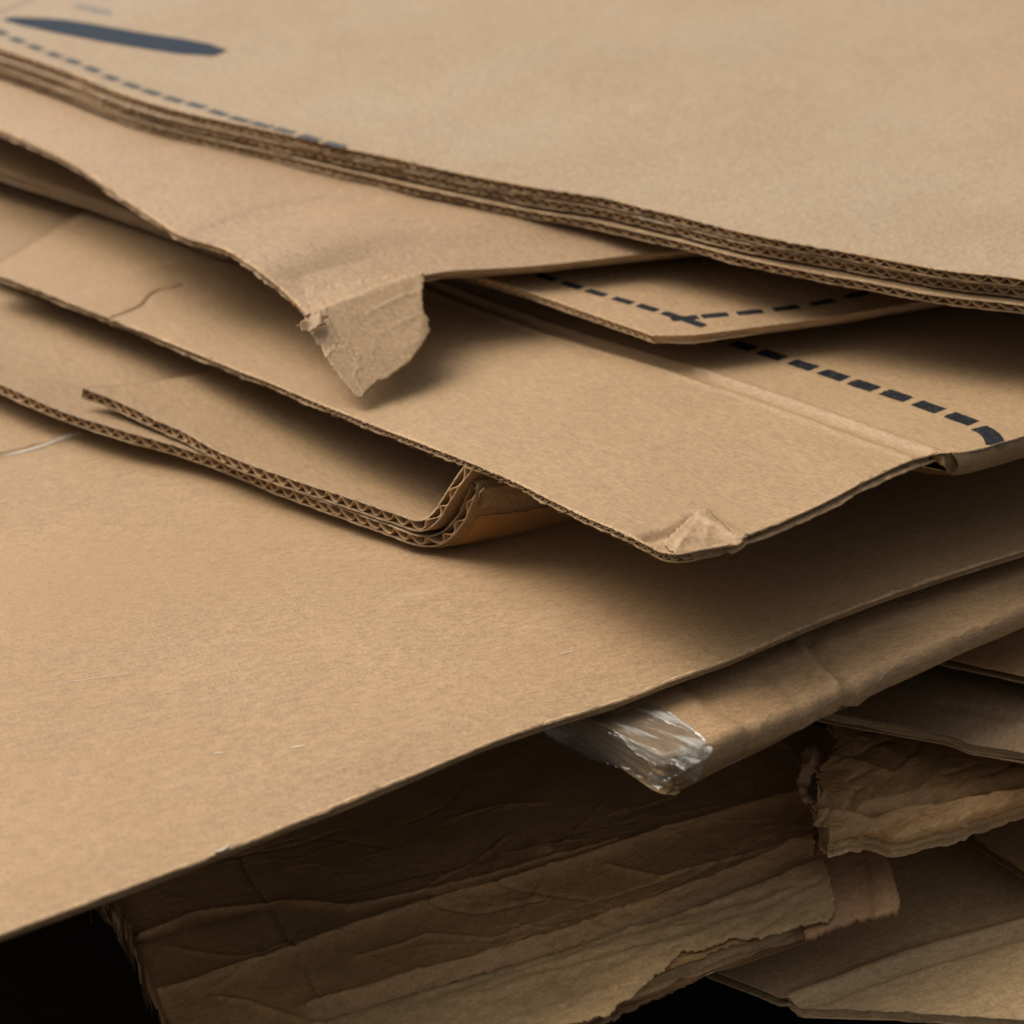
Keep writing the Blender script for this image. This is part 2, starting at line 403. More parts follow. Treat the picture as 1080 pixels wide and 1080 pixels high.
def kc(f, r=1., g=1., b=1.): return (K[0]*f*r, K[1]*f*g, K[2]*f*b)
m_top = kraft('kraft_weathered_top', kc(.98, .98, 1.06, 1.25), 1, R_(20), var=.05, stain=((.36, .30, .22), 7, .4), scuff=.3)
m_torn = kraft('kraft_torn_sheet', kc(.92, 1, 1.0, 1.05), 2, R_(-30), scuff=.25)
m_tongue = kraft('kraft_torn_liner', kc(.95), 3, R_(-30), crinkle=.25, bump=.5)
m_ply = kraft('kraft_bare_ply', kc(.98), 4, R_(-40), var=.10, spk=.26, bump=.6, scuff=.2)
m_small = kraft('kraft_small_board', kc(.95), 5, R_(-30))
m_fold = kraft('kraft_folded_board', kc(.90), 6, R_(-40), wash=.0)
m_big = kraft('kraft_big_board', kc(1.0, 1, 1, 1), 7, R_(65), var=.08, scuff=.6, stain=((.35, .20, .085), 3.2, .6))
m_smooth = kraft('kraft_glossy_box', kc(.98, 1, .97, .95), 8, R_(60), rough=.6, spec=.4, crinkle=.15)
m_flute = kraft('kraft_fluting', kc(1.38, 1, .97, .93), 9, 0, spk=.15, rough=.9)
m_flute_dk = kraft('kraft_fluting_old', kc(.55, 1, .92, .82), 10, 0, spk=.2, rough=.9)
m_under = kraft('kraft_underside', kc(.85, 1, .96, .88), 11, 0)
m_wet = kraft('kraft_damp_stained', (.44, .245, .10), 12, R_(55), var=.18, stain=((.20, .12, .055), 9, .6), dirt=.22, crinkle=.16, bump=.6, rough=.5)
m_wet2 = kraft('kraft_damp_pale_edge', (.52, .325, .150), 13, R_(55), var=.15, stain=((.30, .20, .10), 14, .6), dirt=.40, crinkle=.22, bump=.6, wash=.5, wash_rot=R_(55), rough=.6)
m_wet3 = kraft('kraft_damp_reddish', (.42, .235, .115), 14, R_(30), var=.15, crinkle=.4, stain=((.30, .17, .09), 12, .5))
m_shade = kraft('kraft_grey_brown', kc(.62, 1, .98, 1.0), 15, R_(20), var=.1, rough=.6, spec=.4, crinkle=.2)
m_low = kraft('kraft_lower_box', (.50, .33, .165), 16, R_(60), var=.12, scuff=.4, stain=((.26, .17, .09), 6, .6), bump=.5)
m_yel = kraft('kraft_yellowed', kc(.75, 1.0, .93, .75), 17, R_(-30), var=.15)
m_navy = ink('navy_print', (.008, .010, .014), wear=.2); m_navy_f = ink('navy_print_faded', (.06, .07, .075), wear=.6); m_blue = ink('blue_print', (.018, .029, .047), wear=.12)
m_ghost = ink('faint_grey_print', (.22, .20, .17), wear=.8)

def board(name, label, cat, sheet, mt, mf=None, mb=None, group=None, **kw):
    P = sheet.C
    t = thing(name, label, cat, (P[0], P[1], P[2]-sheet.th), group)
    build_board(sheet, t, mt, mf or m_flute, mb or m_under, **kw)
    return t

def roll(sh, parent, b0, bulge, mat, name='rolled_edge', rows=9):
    s_ = np.arange(b0, sh.B.len, .002); V = np.zeros((len(s_), rows, 3)); T = sh.thick(s_*0, s_)
    for r in range(rows):
        f = r/(rows-1); V[:, r] = sh.surf(np.full(len(s_), .001)-bulge*math.sin(math.pi*min(1, f*1.05))*(1+.3*fbm(s_/.02, s_*0, 3, 3))+.0004*fbm(s_/.005, s_*0+f*3, 4, 3), s_, T*f)
    return mesh_obj(name, V.reshape(-1, 3), gridF(len(s_), rows, 0, sh.flip), mat, parent)

# ================================================================== GROUND
gm = bpy.data.materials.new('wet_asphalt'); gm.use_nodes = True
gb = gm.node_tree.nodes['Principled BSDF']; gb.inputs['Roughness'].default_value = .95; gb.inputs['Specular IOR Level'].default_value = .05
tn = gm.node_tree.nodes.new('ShaderNodeTexNoise'); tn.inputs['Scale'].default_value = 60; tn.inputs['Detail'].default_value = 8
cr = gm.node_tree.nodes.new('ShaderNodeValToRGB'); cr.color_ramp.elements[0].color = (.006, .006, .006, 1); cr.color_ramp.elements[1].color = (.012, .011, .010, 1)
gm.node_tree.links.new(tn.outputs['Fac'], cr.inputs[0]); gm.node_tree.links.new(cr.outputs[0], gb.inputs['Base Color'])
g = mesh_obj('ground', [(-60, -60, -.55), (60, -60, -.55), (60, 60, -.55), (-60, 60, -.55)], [[0, 1, 2, 3]], gm)
g['kind'] = 'structure'

# ================================================================== TOP PILE OF THREE BOARDS
GT = 'boards of the topmost pile'
T1e = [(1180, 312), (1080, 294), (995, 284), (902, 267), (791, 247), (720, 229), (630, 208), (572, 199), (494, 184), (393, 162), (300, 141), (200, 119), (133, 100), (67, 74), (0, 51), (-70, 28)]
def pile(dy, z, dyf=None):
    return [(x, y+(dy if dyf is None else dyf(x)), z) for x, y in T1e]
zT = .118
sT1 = Sheet(pile(0, zT), [(1180, 312, zT), (1420, 235, zT)], .98, .9, th=.0052, wav=(.0010, 7, 3),
            feats=[('bump', [(630, 215)], .012, .0008), ('groove', [(0, 40), (380, 150)], .02, -.0008)], step=.003)
tT1 = board('cardboard_sheet', 'large weathered board on top of the whole pile, with blue mark and faded dashes', 'cardboard sheet', sT1, m_top, group=GT, pitch=.0082, rag=.0019, seed=11)
sT2 = Sheet(pile(11, zT-.0064, lambda x: 11+.4*math.sin(x/90)), [(1180, 323, zT-.0064), (1420, 246, zT-.0064)], .98, .9, th=.0052, wav=(.0008, 9, 5), step=.006)
tT2 = board('cardboard_sheet', 'board pressed directly under the topmost board, only its fluted edge showing', 'cardboard sheet', sT2, m_top, group=GT, pitch=.0078, rag=.0019, seed=12)
sT3 = Sheet(pile(26, zT-.0135, lambda x: 24+(x-600)*.0065+.5*math.sin(x/70+1)), [(1180, 341, zT-.0135), (1420, 262, zT-.0135)], .98, .9, th=.0052, wav=(.0008, 8, 6), step=.003)
tT3 = board('cardboard_sheet', 'lowest board of the topmost pile, its edge jutting out a little', 'cardboard sheet', sT3, m_fold, group=GT, pitch=.0085, rag=.0016, seed=13)
bt = bvh(sT1.top)
print_dashes(sT1, 'printed_dashes', m_navy_f, [(-20, 27.0), (0, 34.0), (18, 41.6), (37, 49.2), (57, 57.4), (77, 64.5), (97, 72.6), (117, 81.8), (139, 89.9), (160, 97.1), (183, 104.2), (207, 110.4), (230, 118.5), (253, 125.7), (276, 131.8), (300, 138.0), (327, 145.2), (353, 152.4)], .0165, .0072, tree=bt)
# long blue brush-like mark and faint print
def long_mark(sh, name, mat, pts, widths, tree):
    C = Curve3([sh.find(*p) for p in pts]); n = 60; V = []; t = np.linspace(0, C.len, n+1); P = C.at(t)
    W = np.interp(np.linspace(0, 1, n+1), np.linspace(0, 1, len(widths)), widths)
    for i in range(n+1):
        d = P[min(i+1, n)]-P[max(i-1, 0)]; d = d[:2]/np.linalg.norm(d[:2]); v = np.array((-d[1], d[0], 0))
        for j in range(7): V.append(P[i]+v*W[i]*(j/6-.5)+np.array((0, 0, 0)))
    return mesh_obj(name, drop(tree, V), gridF(n+1, 7), mat, sh.top.parent)
long_mark(sT1, 'printed_mark', m_blue, [(7, 20), (60, 27), (120, 38), (180, 48), (233, 57)], [.010, .024, .031, .033, .033, .034, .035, .035, .032, .016], bt)
long_mark(sT1, 'faint_mark', m_ghost, [(78, 5), (95, 9), (118, 15)], [.004, .012, .010, .013, .003], bt)
long_mark(sT1, 'faint_mark', m_ghost, [(-5, 15), (15, 7), (38, -1)], [.002, .003, .002], bt)

# ================================================================== TORN SHEET BELOW IT
zU = .090
Ue = [(325, 331, zU-.008), (300, 306, zU-.004), (272, 285, zU), (245, 267, zU), (222, 258, zU-.001), (200, 252, zU-.001), (184, 245, zU), (155, 226, zU), (120, 203, zU), (83, 177, zU), (50, 160, zU), (0, 138, zU), (-60, 112, zU)]
sU = Sheet(Ue, [(325, 331, zU-.008), (380, 308, zU-.003), (447, 287, zU), (560, 279, zU), (715, 264, zU), (900, 248, zU)], .72, .75, th=.0042, wav=(.002, 8, 21),
           feats=[('tent', [(318, 290), (390, 270), (447, 288)], .012, -.0015), ('bump', [(330, 310)], .03, -.002)])
tU = board('torn_cardboard_sheet', 'sheet with long torn left edge and paper tongue hanging down, under the topmost pile', 'cardboard sheet', sU, m_torn, pitch=.0052, rag=.0019, ragB=.0003, seed=21, lean=1)
U_tree = bvh(sU.top)
def ztongue(px, py):
    t = max(0., min(1.3, (py-(331-(px-325)*.36))/95.)); return zU-.0078*(1-max(0, min(1, (px-325)/120)))+.0006-.027*t
def settle(o, tree, lift, edge):
    """lets the part of a patch that lies over the sheet rest on it (edge(x, y, z) -> photo-side distance outside the sheet)"""
    base = np.array(o.parent.location); me = o.data; n = len(me.vertices)//2
    for k in range(n):
        p = np.array(me.vertices[k].co)+base; h = tree.ray_cast(Vector((p[0], p[1], 1)), Vector((0, 0, -1)))
        if h[0] is not None:
            x, y = proj(p); w = max(0., min(1., (edge(x, y)+2)/6.))
            z = max((h[0].z+lift)*(1-w)+p[2]*w, h[0].z+lift*.6); th = me.vertices[k].co.z-me.vertices[k+n].co.z
            me.vertices[k].co.z = z-base[2]; me.vertices[k+n].co.z = z-base[2]-min(th, lift*.9)
o = poly_patch('torn_flap', [(322, 309), (345, 306), (380, 300), (410, 291), (428, 287), (446, 285), (448, 296), (445, 312), (447, 325), (452, 338), (453, 350), (444, 365), (434, 380), (420, 391), (408, 400), (396, 402), (388, 413), (379, 421), (370, 411), (358, 396), (347, 382), (338, 366), (330, 354), (326, 345), (326, 335), (330, 328), (324, 318)], ztongue, m_tongue, tU, step=2.6,
           disp=lambda W: .0006*ridged(W[:, 0]*38+W[:, 1]*10, W[:, 1]*26, 4, 3)+.0008*np.exp(-(((W[:, 1]-.9*W[:, 0]+.006*vnoise(W[:, 0]*30, W[:, 1]*30, 6)) % .021-.010)/.0012)**2)*(vnoise(W[:, 0]*30, W[:, 1]*30, 3)+.2).clip(0, 1), rag=2.2, seed=3, th=.0008)
settle(o, U_tree, .00035, lambda x, y: y-(331-(x-325)*.36))
o = poly_patch('torn_scrap', [(315, 345), (320, 338), (330, 334), (338, 330), (346, 333), (340, 338), (344, 342), (332, 346), (326, 350), (319, 350)], lambda x, y: ztongue(x, y)+.0022, m_tongue, tU, step=1.8,
           disp=lambda W: .0016*ridged(W[:, 0]*90, W[:, 1]*60, 9, 2), rag=3, seed=8, th=.0008)

# ================================================================== SMALL DASHED BOARD
zW = .0745
sW = Sheet([(690, 354, zW), (664, 345, zW), (640, 337, zW), (600, 323, zW), (560, 309, zW), (500, 291, zW+.001), (440, 272, zW+.001)],
           [(690, 354, zW), (735, 353, zW), (775, 348, zW), (850, 338, zW), (905, 330, zW), (950, 322, zW), (1010, 312, zW)], .30, .36, th=.0046, wav=(.0006, 9, 31), step=.0018)
tW = board('cardboard_sheet', 'small board with two rows of navy dashes meeting at its rubbed corner', 'cardboard sheet', sW, m_small, pitch=.0058, rag=.0010, seed=31, ragB=.0009)
bt = bvh(sW.top)
print_dashes(sW, 'printed_dashes', m_navy, [(576, 293), (603, 301.5), (629, 309.5), (657, 317.5), (683, 325), (709, 333), (733, 341)], .0135, .0060, tree=bt)
print_dashes(sW, 'printed_dashes', m_navy, [(722, 336), (754, 333), (791, 329.5), (829, 325), (867, 319), (903, 311)], .0155, .0060, tree=bt, seed=20)
print_dashes(sW, 'printed_dashes', m_navy, [(682, 338.5)], .0150, .0052, tree=bt, seed=30)

# ================================================================== BARE CREASED BOARD
zV = .060
VA = [(735, 579), (711, 580), (685, 573), (660, 562), (622, 546), (583, 527), (533, 503), (483, 483), (417, 457), (360, 434), (283, 402), (233, 383), (183, 363), (133, 342), (83, 323), (40, 305), (0, 291), (-14, 285)]
VB = [(735, 579), (770, 573), (787, 564), (822, 549), (867, 530), (911, 508), (956, 488), (985, 480), (1013, 479), (1080, 461), (1200, 425)]
def thV(a, b): return 1+2.0*np.clip((b-.172)/.006, 0, 1)*np.exp(-(np.maximum(a, 0)/.05)**2)+.25*np.clip(1-b/.05, 0, 1)*np.clip(1-a/.05, 0, 1)
cr1 = [(430, 284), (500, 312), (572, 339), (640, 360), (720, 384), (791, 408), (902, 446), (984, 476)]
cr2 = [(430, 298), (500, 326), (572, 352), (640, 373), (720, 398), (791, 422), (880, 455), (960, 483)]
sV = Sheet([(x, y, float(np.interp(x, [-14, 133, 283, 483, 735], [.035, .037, .044, .0545, .060]))) for x, y in VA], [(x, y, zV) for x, y in VB], None, .62, th=.0040,
           B1=[(-14, 285, .035), (40, 252, .035), (95, 221, .035), (200, 185, .038)], th_fn=thV, step=.0016, wav=(.0020, 7, 41),
           feats=[('groove', cr1, .0022, .0013, .0008), ('groove', cr2, .0026, .0011, .0012), ('groove', [((p[0]+q[0])/2, (p[1]+q[1])/2) for p, q in zip(cr1, cr2)], .0045, -.0012),
                  ('groove', [(120, 336), (150, 320), (165, 308), (190, 302)], .0012, -.0016, .003), ('tent', [(150, 290), (200, 275), (260, 282)], .006, .0010, .004),
                  ('tent', [(735, 540), (760, 552), (786, 564)], .003, .0012, .002), ('groove', [(690, 566), (715, 558), (732, 545)], .004, -.0030, .002), ('bump', [(745, 560)], .014, .0014),
                  ('bump', [(705, 575)], .010, -.002), ('bump', [(1000, 485)], .010, .0015)])
tV = board('creased_cardboard_sheet', 'large bare board with double crease and one row of navy dashes, crushed front corner', 'cardboard sheet', sV, m_ply, m_yel, m_yel, pitch=.0050, rag=.0022, seed=41, ragB=.0020, wall_rec=.003)
roll(sV, tV, .178, .0035, m_ply)
bt = bvh(sV.top)
print_dashes(sV, 'printed_dashes', m_navy, [(755, 355), (784, 364.5), (814, 374), (847, 385), (879, 396), (911, 407), (945, 418), (979, 430), (1014, 443)], .0165, .0096, tree=bt, rough=.0006)
long_mark(sV, 'printed_bar', m_navy, [(1032, 452), (1041, 457), (1047, 463), (1050, 470)], [.0100, .0100, .0100], bt)
# crushed and peeled corner
def pxd(x, y, pts):
    best = 1e9
    for (x1, y1), (x2, y2) in zip(pts[:-1], pts[1:]):
        k = max(0, min(1, ((x-x1)*(x2-x1)+(y-y1)*(y2-y1))/((x2-x1)**2+(y2-y1)**2))); best = min(best, math.hypot(x-x1-k*(x2-x1), y-y1-k*(y2-y1)))
    return best
def zcorner(x, y):
    return zV+.0006+.0007*math.exp(-pxd(x, y, [(713, 579), (728, 560), (738, 543)])/6)+.0017*math.exp(-pxd(x, y, [(738, 543), (762, 556), (782, 567)])/6)-max(0, y-566)*.00018
poly_patch('crushed_corner', [(701, 573), (709, 563), (718, 556), (727, 545), (738, 537), (750, 540), (760, 550), (774, 563), (787, 567), (784, 573), (770, 576), (745, 580), (712, 584)],
           zcorner, m_ply, tV, step=2.0, disp=lambda W: .0011*ridged(W[:, 0]*70, W[:, 1]*50+2, 12, 3), rag=2.0, seed=12, th=.0012)
# tiny fibres along the torn edge
def fibres(sh, parent, n, mat, amin, amax, seed, L=.004):
    r = np.random.RandomState(seed); V = []; F = []
    for k in range(n):
        a = r.uniform(amin, amax); b0 = -.0003; p = sh.surf(np.array([a]), np.array([b0]), sh.th*r.uniform(0, 1))[0]
        d = sh.base(np.array([a]), np.array([-.01]))[0]-sh.base(np.array([a]), np.array([0.]))[0]; d /= np.linalg.norm(d)
        l = L*r.uniform(.25, 1)**1.5; side = np.array((r.normal(), r.normal(), r.normal()*.6)); w = .00016*r.uniform(.6, 1.6)
        t = sh.base(np.array([a+.01]), np.array([0.]))[0]-sh.base(np.array([a]), np.array([0.]))[0]; t /= np.linalg.norm(t)
        i0 = len(V); q = p.copy(); dr = d+side*.5; dr /= np.linalg.norm(dr)
        for i in range(5):
            ww = w*(1-i/5); V += [q-t*ww, q+t*ww, q+np.array((0, 0, ww*1.6))]; q = q+dr*l/4; dr = dr+side*.25*np.array((1, 1, -1)); dr /= np.linalg.norm(dr)
        for i in range(4):
            for j in range(3): F.append([i0+i*3+j, i0+i*3+(j+1) % 3, i0+i*3+3+(j+1) % 3, i0+i*3+3+j])
    mesh_obj('paper_fibres', V, F, mat, parent)
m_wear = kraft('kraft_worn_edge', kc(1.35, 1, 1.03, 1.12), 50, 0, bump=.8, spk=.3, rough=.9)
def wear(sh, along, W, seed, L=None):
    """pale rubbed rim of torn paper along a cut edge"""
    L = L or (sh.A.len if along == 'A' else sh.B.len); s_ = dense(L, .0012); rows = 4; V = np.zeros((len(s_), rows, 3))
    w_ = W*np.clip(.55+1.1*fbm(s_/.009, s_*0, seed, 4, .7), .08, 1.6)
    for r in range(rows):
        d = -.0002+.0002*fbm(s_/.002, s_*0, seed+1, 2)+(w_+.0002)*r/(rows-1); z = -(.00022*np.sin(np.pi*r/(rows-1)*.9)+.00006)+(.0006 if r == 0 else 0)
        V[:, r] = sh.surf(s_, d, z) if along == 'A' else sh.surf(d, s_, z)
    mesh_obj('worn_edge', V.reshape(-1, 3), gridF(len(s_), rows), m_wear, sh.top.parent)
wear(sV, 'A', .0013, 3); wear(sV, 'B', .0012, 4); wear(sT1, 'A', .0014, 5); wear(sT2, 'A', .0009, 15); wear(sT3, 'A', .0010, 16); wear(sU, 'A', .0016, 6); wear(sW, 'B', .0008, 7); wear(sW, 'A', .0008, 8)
def lip_ply(sh, b0, b1, w0, w1, mat, name='peeled_lip', seed=3):
    """lower ply of a torn edge sticking out under the upper one"""
    s_ = np.arange(b0, b1, .0008); k = np.clip((s_-b0)/.01, 0, 1)*np.clip((b1-s_)/.01, 0, 1); w = (w0+(w1-w0)*(.5+.5*fbm(s_/.011, s_*0, seed, 5, .75)))*k; T = sh.thick(s_*0, s_); V = []
    rows = 5
    for lay in (0, .0007):
        for r in range(rows): V.append(sh.surf(.003-(w+.003)*r/(rows-1), s_, T-.0012+lay+.0010*(r/(rows-1))**2*(.6+fbm(s_/.015, s_*0, seed+2, 3))))
    V = np.stack(V, 1); n = len(s_); F = []; m = rows*2; idx = np.arange(n-1)
    for a_, b_ in [(r, r+1) for r in range(rows-1)]+[(rows-1, 2*rows-1)]+[(rows+r+1, rows+r) for r in range(rows-1)]: F.append(np.stack([idx*m+a_, (idx+1)*m+a_, (idx+1)*m+b_, idx*m+b_], -1))
    mesh_obj(name, V.reshape(-1, 3), np.vstack(F), mat, sh.top.parent)
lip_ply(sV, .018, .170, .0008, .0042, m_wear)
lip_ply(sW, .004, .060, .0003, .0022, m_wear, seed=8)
fibres(sV, tV, 420, m_ply, .0, sV.A.len, 3)
fibres(sU, tU, 120, m_tongue, .0, .4, 4, .003)
fibres(sT1, tT1, 260, m_top, .0, .6, 5, .0025)

# ================================================================== FOLDED BOX, LEFT, TWO BOARDS CURLING UP AT THE FOLD
zx = .019
X2e = [(494, 484, .056), (484, 498, .048), (470, 520, .035), (459, 537, .024), (448, 547, zx), (436, 548, zx-.001), (417, 541, zx-.001), (367, 524, zx), (300, 502, zx), (240, 480, zx+.001), (187, 453, zx+.003), (143, 432, zx+.006), (110, 417, zx+.008), (87, 409, zx+.010)]
X1e = [(501, 490, .0515), (496, 511, .042), (485, 538, .027), (470, 557, .015), (455, 564, .0105), (436, 563, .0105), (417, 556, .011), (367, 538, .0115), (300, 514, .012), (240, 489, .013), (187, 470, .015), (133, 455, .017), (67, 433, .019), (0, 404, .021), (-60, 376, .021)]
sX2 = Sheet(X2e, [(494, 484, .056), (560, 476, .050), (640, 462, .046)], None, .22, th=.0062, wav=(.0008, 8, 51), step=.0018,
            feats=[('groove', [(200, 462), (240, 430), (300, 400)], .02, .0008)])
sX1 = Sheet(X1e, [(501, 490, .0515), (567, 482, .046), (640, 466, .044)], .60, .45, th=.0062, wav=(.0010, 8, 52), step=.002)
m_tape = None
tX = thing('folded_box', 'flattened double box with thick fluted edge, end fold bent up under the creased board', 'cardboard box', (sX1.C[0]-.05, sX1.C[1], 0.004))
def sub(name, sheet, mt, **kw):
    p = thing(name, '', '', sheet.C); 
    del p['label']; del p['category']
    build_board(sheet, p, mt, kw.pop('mf', m_flute), kw.pop('mb', m_under), **kw)
    loc = p.location.copy(); p.parent = kw.get('par', None) or tX; p.location = loc-p.parent.location
    return p
sub('upper_panel', sX2, m_small, pitch=.0088, rag=.0009, seed=51, bend_open=.7)
sub('lower_panel', sX1, m_fold, pitch=.0090, rag=.0009, seed=52, bend_open=.5, mb=m_under)

def skin(sh, name, a0, a1, b0, b1, lift, mat, parent, rag=.001, seed=0, th=.0005, bumps=.0003):
    """a ply or tape lying on the outer (lower) face of a board"""
    na, nb = 40, 110; u, v = np.meshgrid(np.linspace(0, 1, na), np.linspace(0, 1, nb), indexing='ij')
    a = a0+(a1-a0)*u; b = b0+(b1-b0)*v
    a = a+rag*(fbm(b/.006, b*0, seed, 4, .7)+.8*fbm(b/.03, b*0, seed+3, 2))*np.clip(abs(u-.5)*6-2, 0, 1); b = b+rag*fbm(a/.004, a*0, seed+2, 3)*np.clip(abs(v-.5)*12-5, 0, 1)
    T = sh.thick(a, b)+bumps*ridged(b/.03, a/.004, seed+6, 3); P = sh.surf(a, b, T+lift); Q = sh.surf(a, b, T+lift-th)
    off = na*nb; F = [gridF(na, nb), gridF(na, nb, off, True)]
    for idx in ((np.arange(na)*nb), (np.arange(na)*nb+nb-1), np.arange(nb), (na-1)*nb+np.arange(nb)): F.append(np.stack([idx[:-1], idx[1:], idx[1:]+off, idx[:-1]+off], -1))
    return mesh_obj(name, np.vstack([P.reshape(-1, 3), Q.reshape(-1, 3)]), np.vstack(F), mat, parent)
m_ptape = kraft('brown_packing_tape', (.42, .21, .07), 41, R_(40), rough=.28, spec=.6, bump=.3, crinkle=.5, spk=.08)
skin(sX1, 'packing_tape', .026, .062, .006, .13, .0006, m_ptape, tX, rag=.0015, seed=3)
skin(sX1, 'peeled_ply', .001, .020, .003, .16, .0014, m_fold, tX, rag=.0030, seed=5, th=.0012, bumps=.0008)

# ================================================================== BIG SMOOTH BOARD
Ye = [(-170, 1052), (-80, 1016), (0, 984), (123, 937), (225, 899), (360, 847), (450, 811), (540, 774), (660, 734), (707, 715), (780, 689), (860, 655), (975, 613), (1080, 579), (1200, 540), (1400, 475)]
sY = Sheet([(-170, 1052, 0), (-420, 930, 0), (-700, 800, 0)], [(x, y, 0) for x, y in Ye], .85, None, th=.0034, wav=(.0030, 4, 61), step=.003, roundB=0,
           feats=[('tent', [(-20, 484), (60, 466), (92, 458)], .0022, .0026), ('bump', [(300, 780)], .12, .0016), ('bend', [(1300, 480), (1080, 556), (780, 660), (540, 738), (225, 858), (-170, 1005), (-400, 1090)], 0, -.05),
                  ('groove', [(60, 724), (140, 712)], .0012, .0004)])
tY = board('cardboard_sheet', 'largest smooth board, sweeping from the left foreground to the right under everything above', 'cardboard sheet', sY, m_big, m_under, pitch=.0085, rag=.0006, ragB=.0012, seed=61, flutes=False, wall_rec=.0002)

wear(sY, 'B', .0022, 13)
bt = bvh(sY.top); m_scuff = ink('pale_scuff', (.58, .50, .40), base=(.45, .35, .24), wear=1.0)
def scuffs(sh, tree, items, name='scuff_mark'):
    for k, (pts, wd) in enumerate(items): long_mark(sh, name, m_scuff, pts, [.0001]+[wd]*4+[.0001], tree)
scuffs(sY, tree=bt, items=[([(0, 483), (40, 473), (92, 458)], .0018), ([(60, 724), (100, 717), (141, 711)], .0005), ([(226, 899), (234, 896), (242, 891)], .0016), ([(306, 791), (322, 788)], .0010), ([(225, 797), (237, 795)], .0008),
    ([(590, 690), (604, 686)], .0006)])

def creases(n, box, ang, spread, Ls, seed, amp=.0012):
    r = np.random.RandomState(seed); out = []
    for k in range(n):
        x, y = r.uniform(box[0], box[2]), r.uniform(box[1], box[3]); a = ang+r.normal()*spread; L = r.uniform(*Ls); pts = [(x, y)]
        for i in range(4):
            x += math.cos(a)*L/4; y += math.sin(a)*L/4; pts.append((x, y)); a += r.normal()*.16
        out.append(('tent' if r.rand() < .7 else 'groove', pts, r.uniform(.0007, .0014), r.choice([-1, 1])*amp*r.uniform(.4, 1), .0012))
    return out

# ================================================================== TAPED GLOSSY BOX UNDER IT
zZ = -.012
ZB = [(712, 800), (745, 789), (780, 772), (850, 742), (900, 720), (960, 692), (1020, 665), (1080, 640), (1200, 585)]
sZ = Sheet([(712, 800, zZ), (693, 797, zZ), (660, 778, zZ), (620, 757, zZ), (560, 733, zZ+.0), (450, 690, zZ)], [(x, y, zZ) for x, y in ZB], .35, .50, th=.0195, wav=(.0016, 8, 71), step=.0016, roundB=.009,
           th_fn=lambda a, b: (1-.44*np.clip(b/.10, 0, 1))*(1-.45*np.clip(a/.14, 0, 1)),
           feats=[('step', [(725, 728), (760, 750), (803, 775)], .003, -.0024, .002), ('groove', [(840, 675), (865, 695), (880, 716), (905, 740)], .0025, .0020, .002), ('groove', [(850, 672), (880, 700), (915, 722)], .004, -.0022, .002),
                  ('groove', [(800, 705), (835, 720), (850, 745)], .004, -.0010, .003), ('groove', [(890, 660), (935, 688)], .003, -.0008)]+creases(9, (730, 660, 1060, 780), .75, .15, (40, 110), 25, .0006))
tZ = board('taped_box', 'glossy flattened box with clear tape over its corner, just below the big smooth board', 'cardboard box', sZ, m_smooth, m_under, m_under, pitch=.0030, rag=.0008, ragB=0.0, seed=71, flutes=False, wallB=False)
# the box's layered end and rolled side
def layered(sh, parent, na, nb, sd, mat, lay=7, along='A', L=None, rec=.001, name='layered_edge', amp=.0016):
    L = L or (sh.A.len if along == 'A' else sh.B.len); s_ = dense(L, .0015); rows = lay*4+1
    V = np.zeros((len(s_), rows, 3))
    for r in range(rows):
        f = r/(rows-1); ph = (f*lay) % 1
        dep = rec+amp*(np.abs(ph-.5) < .27)*(1+.5*fbm(s_/.01, s_*0+int(f*lay), sd, 2))+.0012*fbm(s_/.008, s_*0+f*30, sd+1, 3)
        dz = .0006*fbm(s_/.02, s_*0+int(f*lay)*5, sd+4, 2)*(0 < f < 1)
        if along == 'A':
            T = sh.thick(s_, s_*0); V[:, r] = sh.surf(s_, dep, T*f*.985+.0003+dz, flat=True)
            V[:, r] += (sh.surf(s_, dep)-sh.surf(s_, dep, flat=True))*(1-f)
        else: T = sh.thick(s_*0, s_); V[:, r] = sh.surf(dep, s_, sh.rB*.98+np.maximum(T-sh.rB, .001)*f*.985+.0003+dz, flat=True)
    return mesh_obj(name, V.reshape(-1, 3), gridF(len(s_), rows, 0), mat, parent)
layered(sZ, tZ, 0, 0, 71, m_flute, lay=4)
# rolled side: a half-round skin
s_ = dense(sZ.B.len, .002); rows = 12; V = np.zeros((len(s_), rows, 3))
for r in range(rows):
    th_ = math.pi/2*r/(rows-1)*1.15; T = sZ.thick(s_*0, s_); T0 = .010
    V[:, r] = sZ.surf((.0035*(r/(rows-1))**2+.0003*fbm(s_/.01, s_*0+r*.2, 8, 3)), s_, .0089+np.maximum(T-.0090, .0008)*r/(rows-1), flat=True)
mesh_obj('rolled_side', V.reshape(-1, 3), gridF(len(s_), rows), m_smooth, tZ)

tape = bpy.data.materials.new('clear_tape'); tape.use_nodes = True; N = tape.node_tree.nodes; L = tape.node_tree.links
b = N['Principled BSDF']; b.inputs['Base Color'].default_value = (.62, .59, .52, 1); b.inputs['Roughness'].default_value = .25
tc = N.new('ShaderNodeTexCoord'); nz = N.new('ShaderNodeTexNoise'); nz.inputs['Scale'].default_value = 140; nz.inputs['Detail'].default_value = 5; mp = N.new('ShaderNodeMapping'); mp.inputs['Scale'].default_value = (1, .10, 1); mp.inputs['Rotation'].default_value = (0, 0, R_(-48))
mp.inputs['Scale'].default_value = (1, 1, 1); ms = N.new('ShaderNodeMapping'); ms.inputs['Scale'].default_value = (1, .16, 1)
L.new(tc.outputs['Object'], mp.inputs[0]); L.new(mp.outputs[0], ms.inputs[0]); L.new(ms.outputs[0], nz.inputs['Vector'])
bp = N.new('ShaderNodeBump'); bp.inputs['Strength'].default_value = .6; bp.inputs['Distance'].default_value = .003; L.new(nz.outputs['Fac'], bp.inputs['Height'])
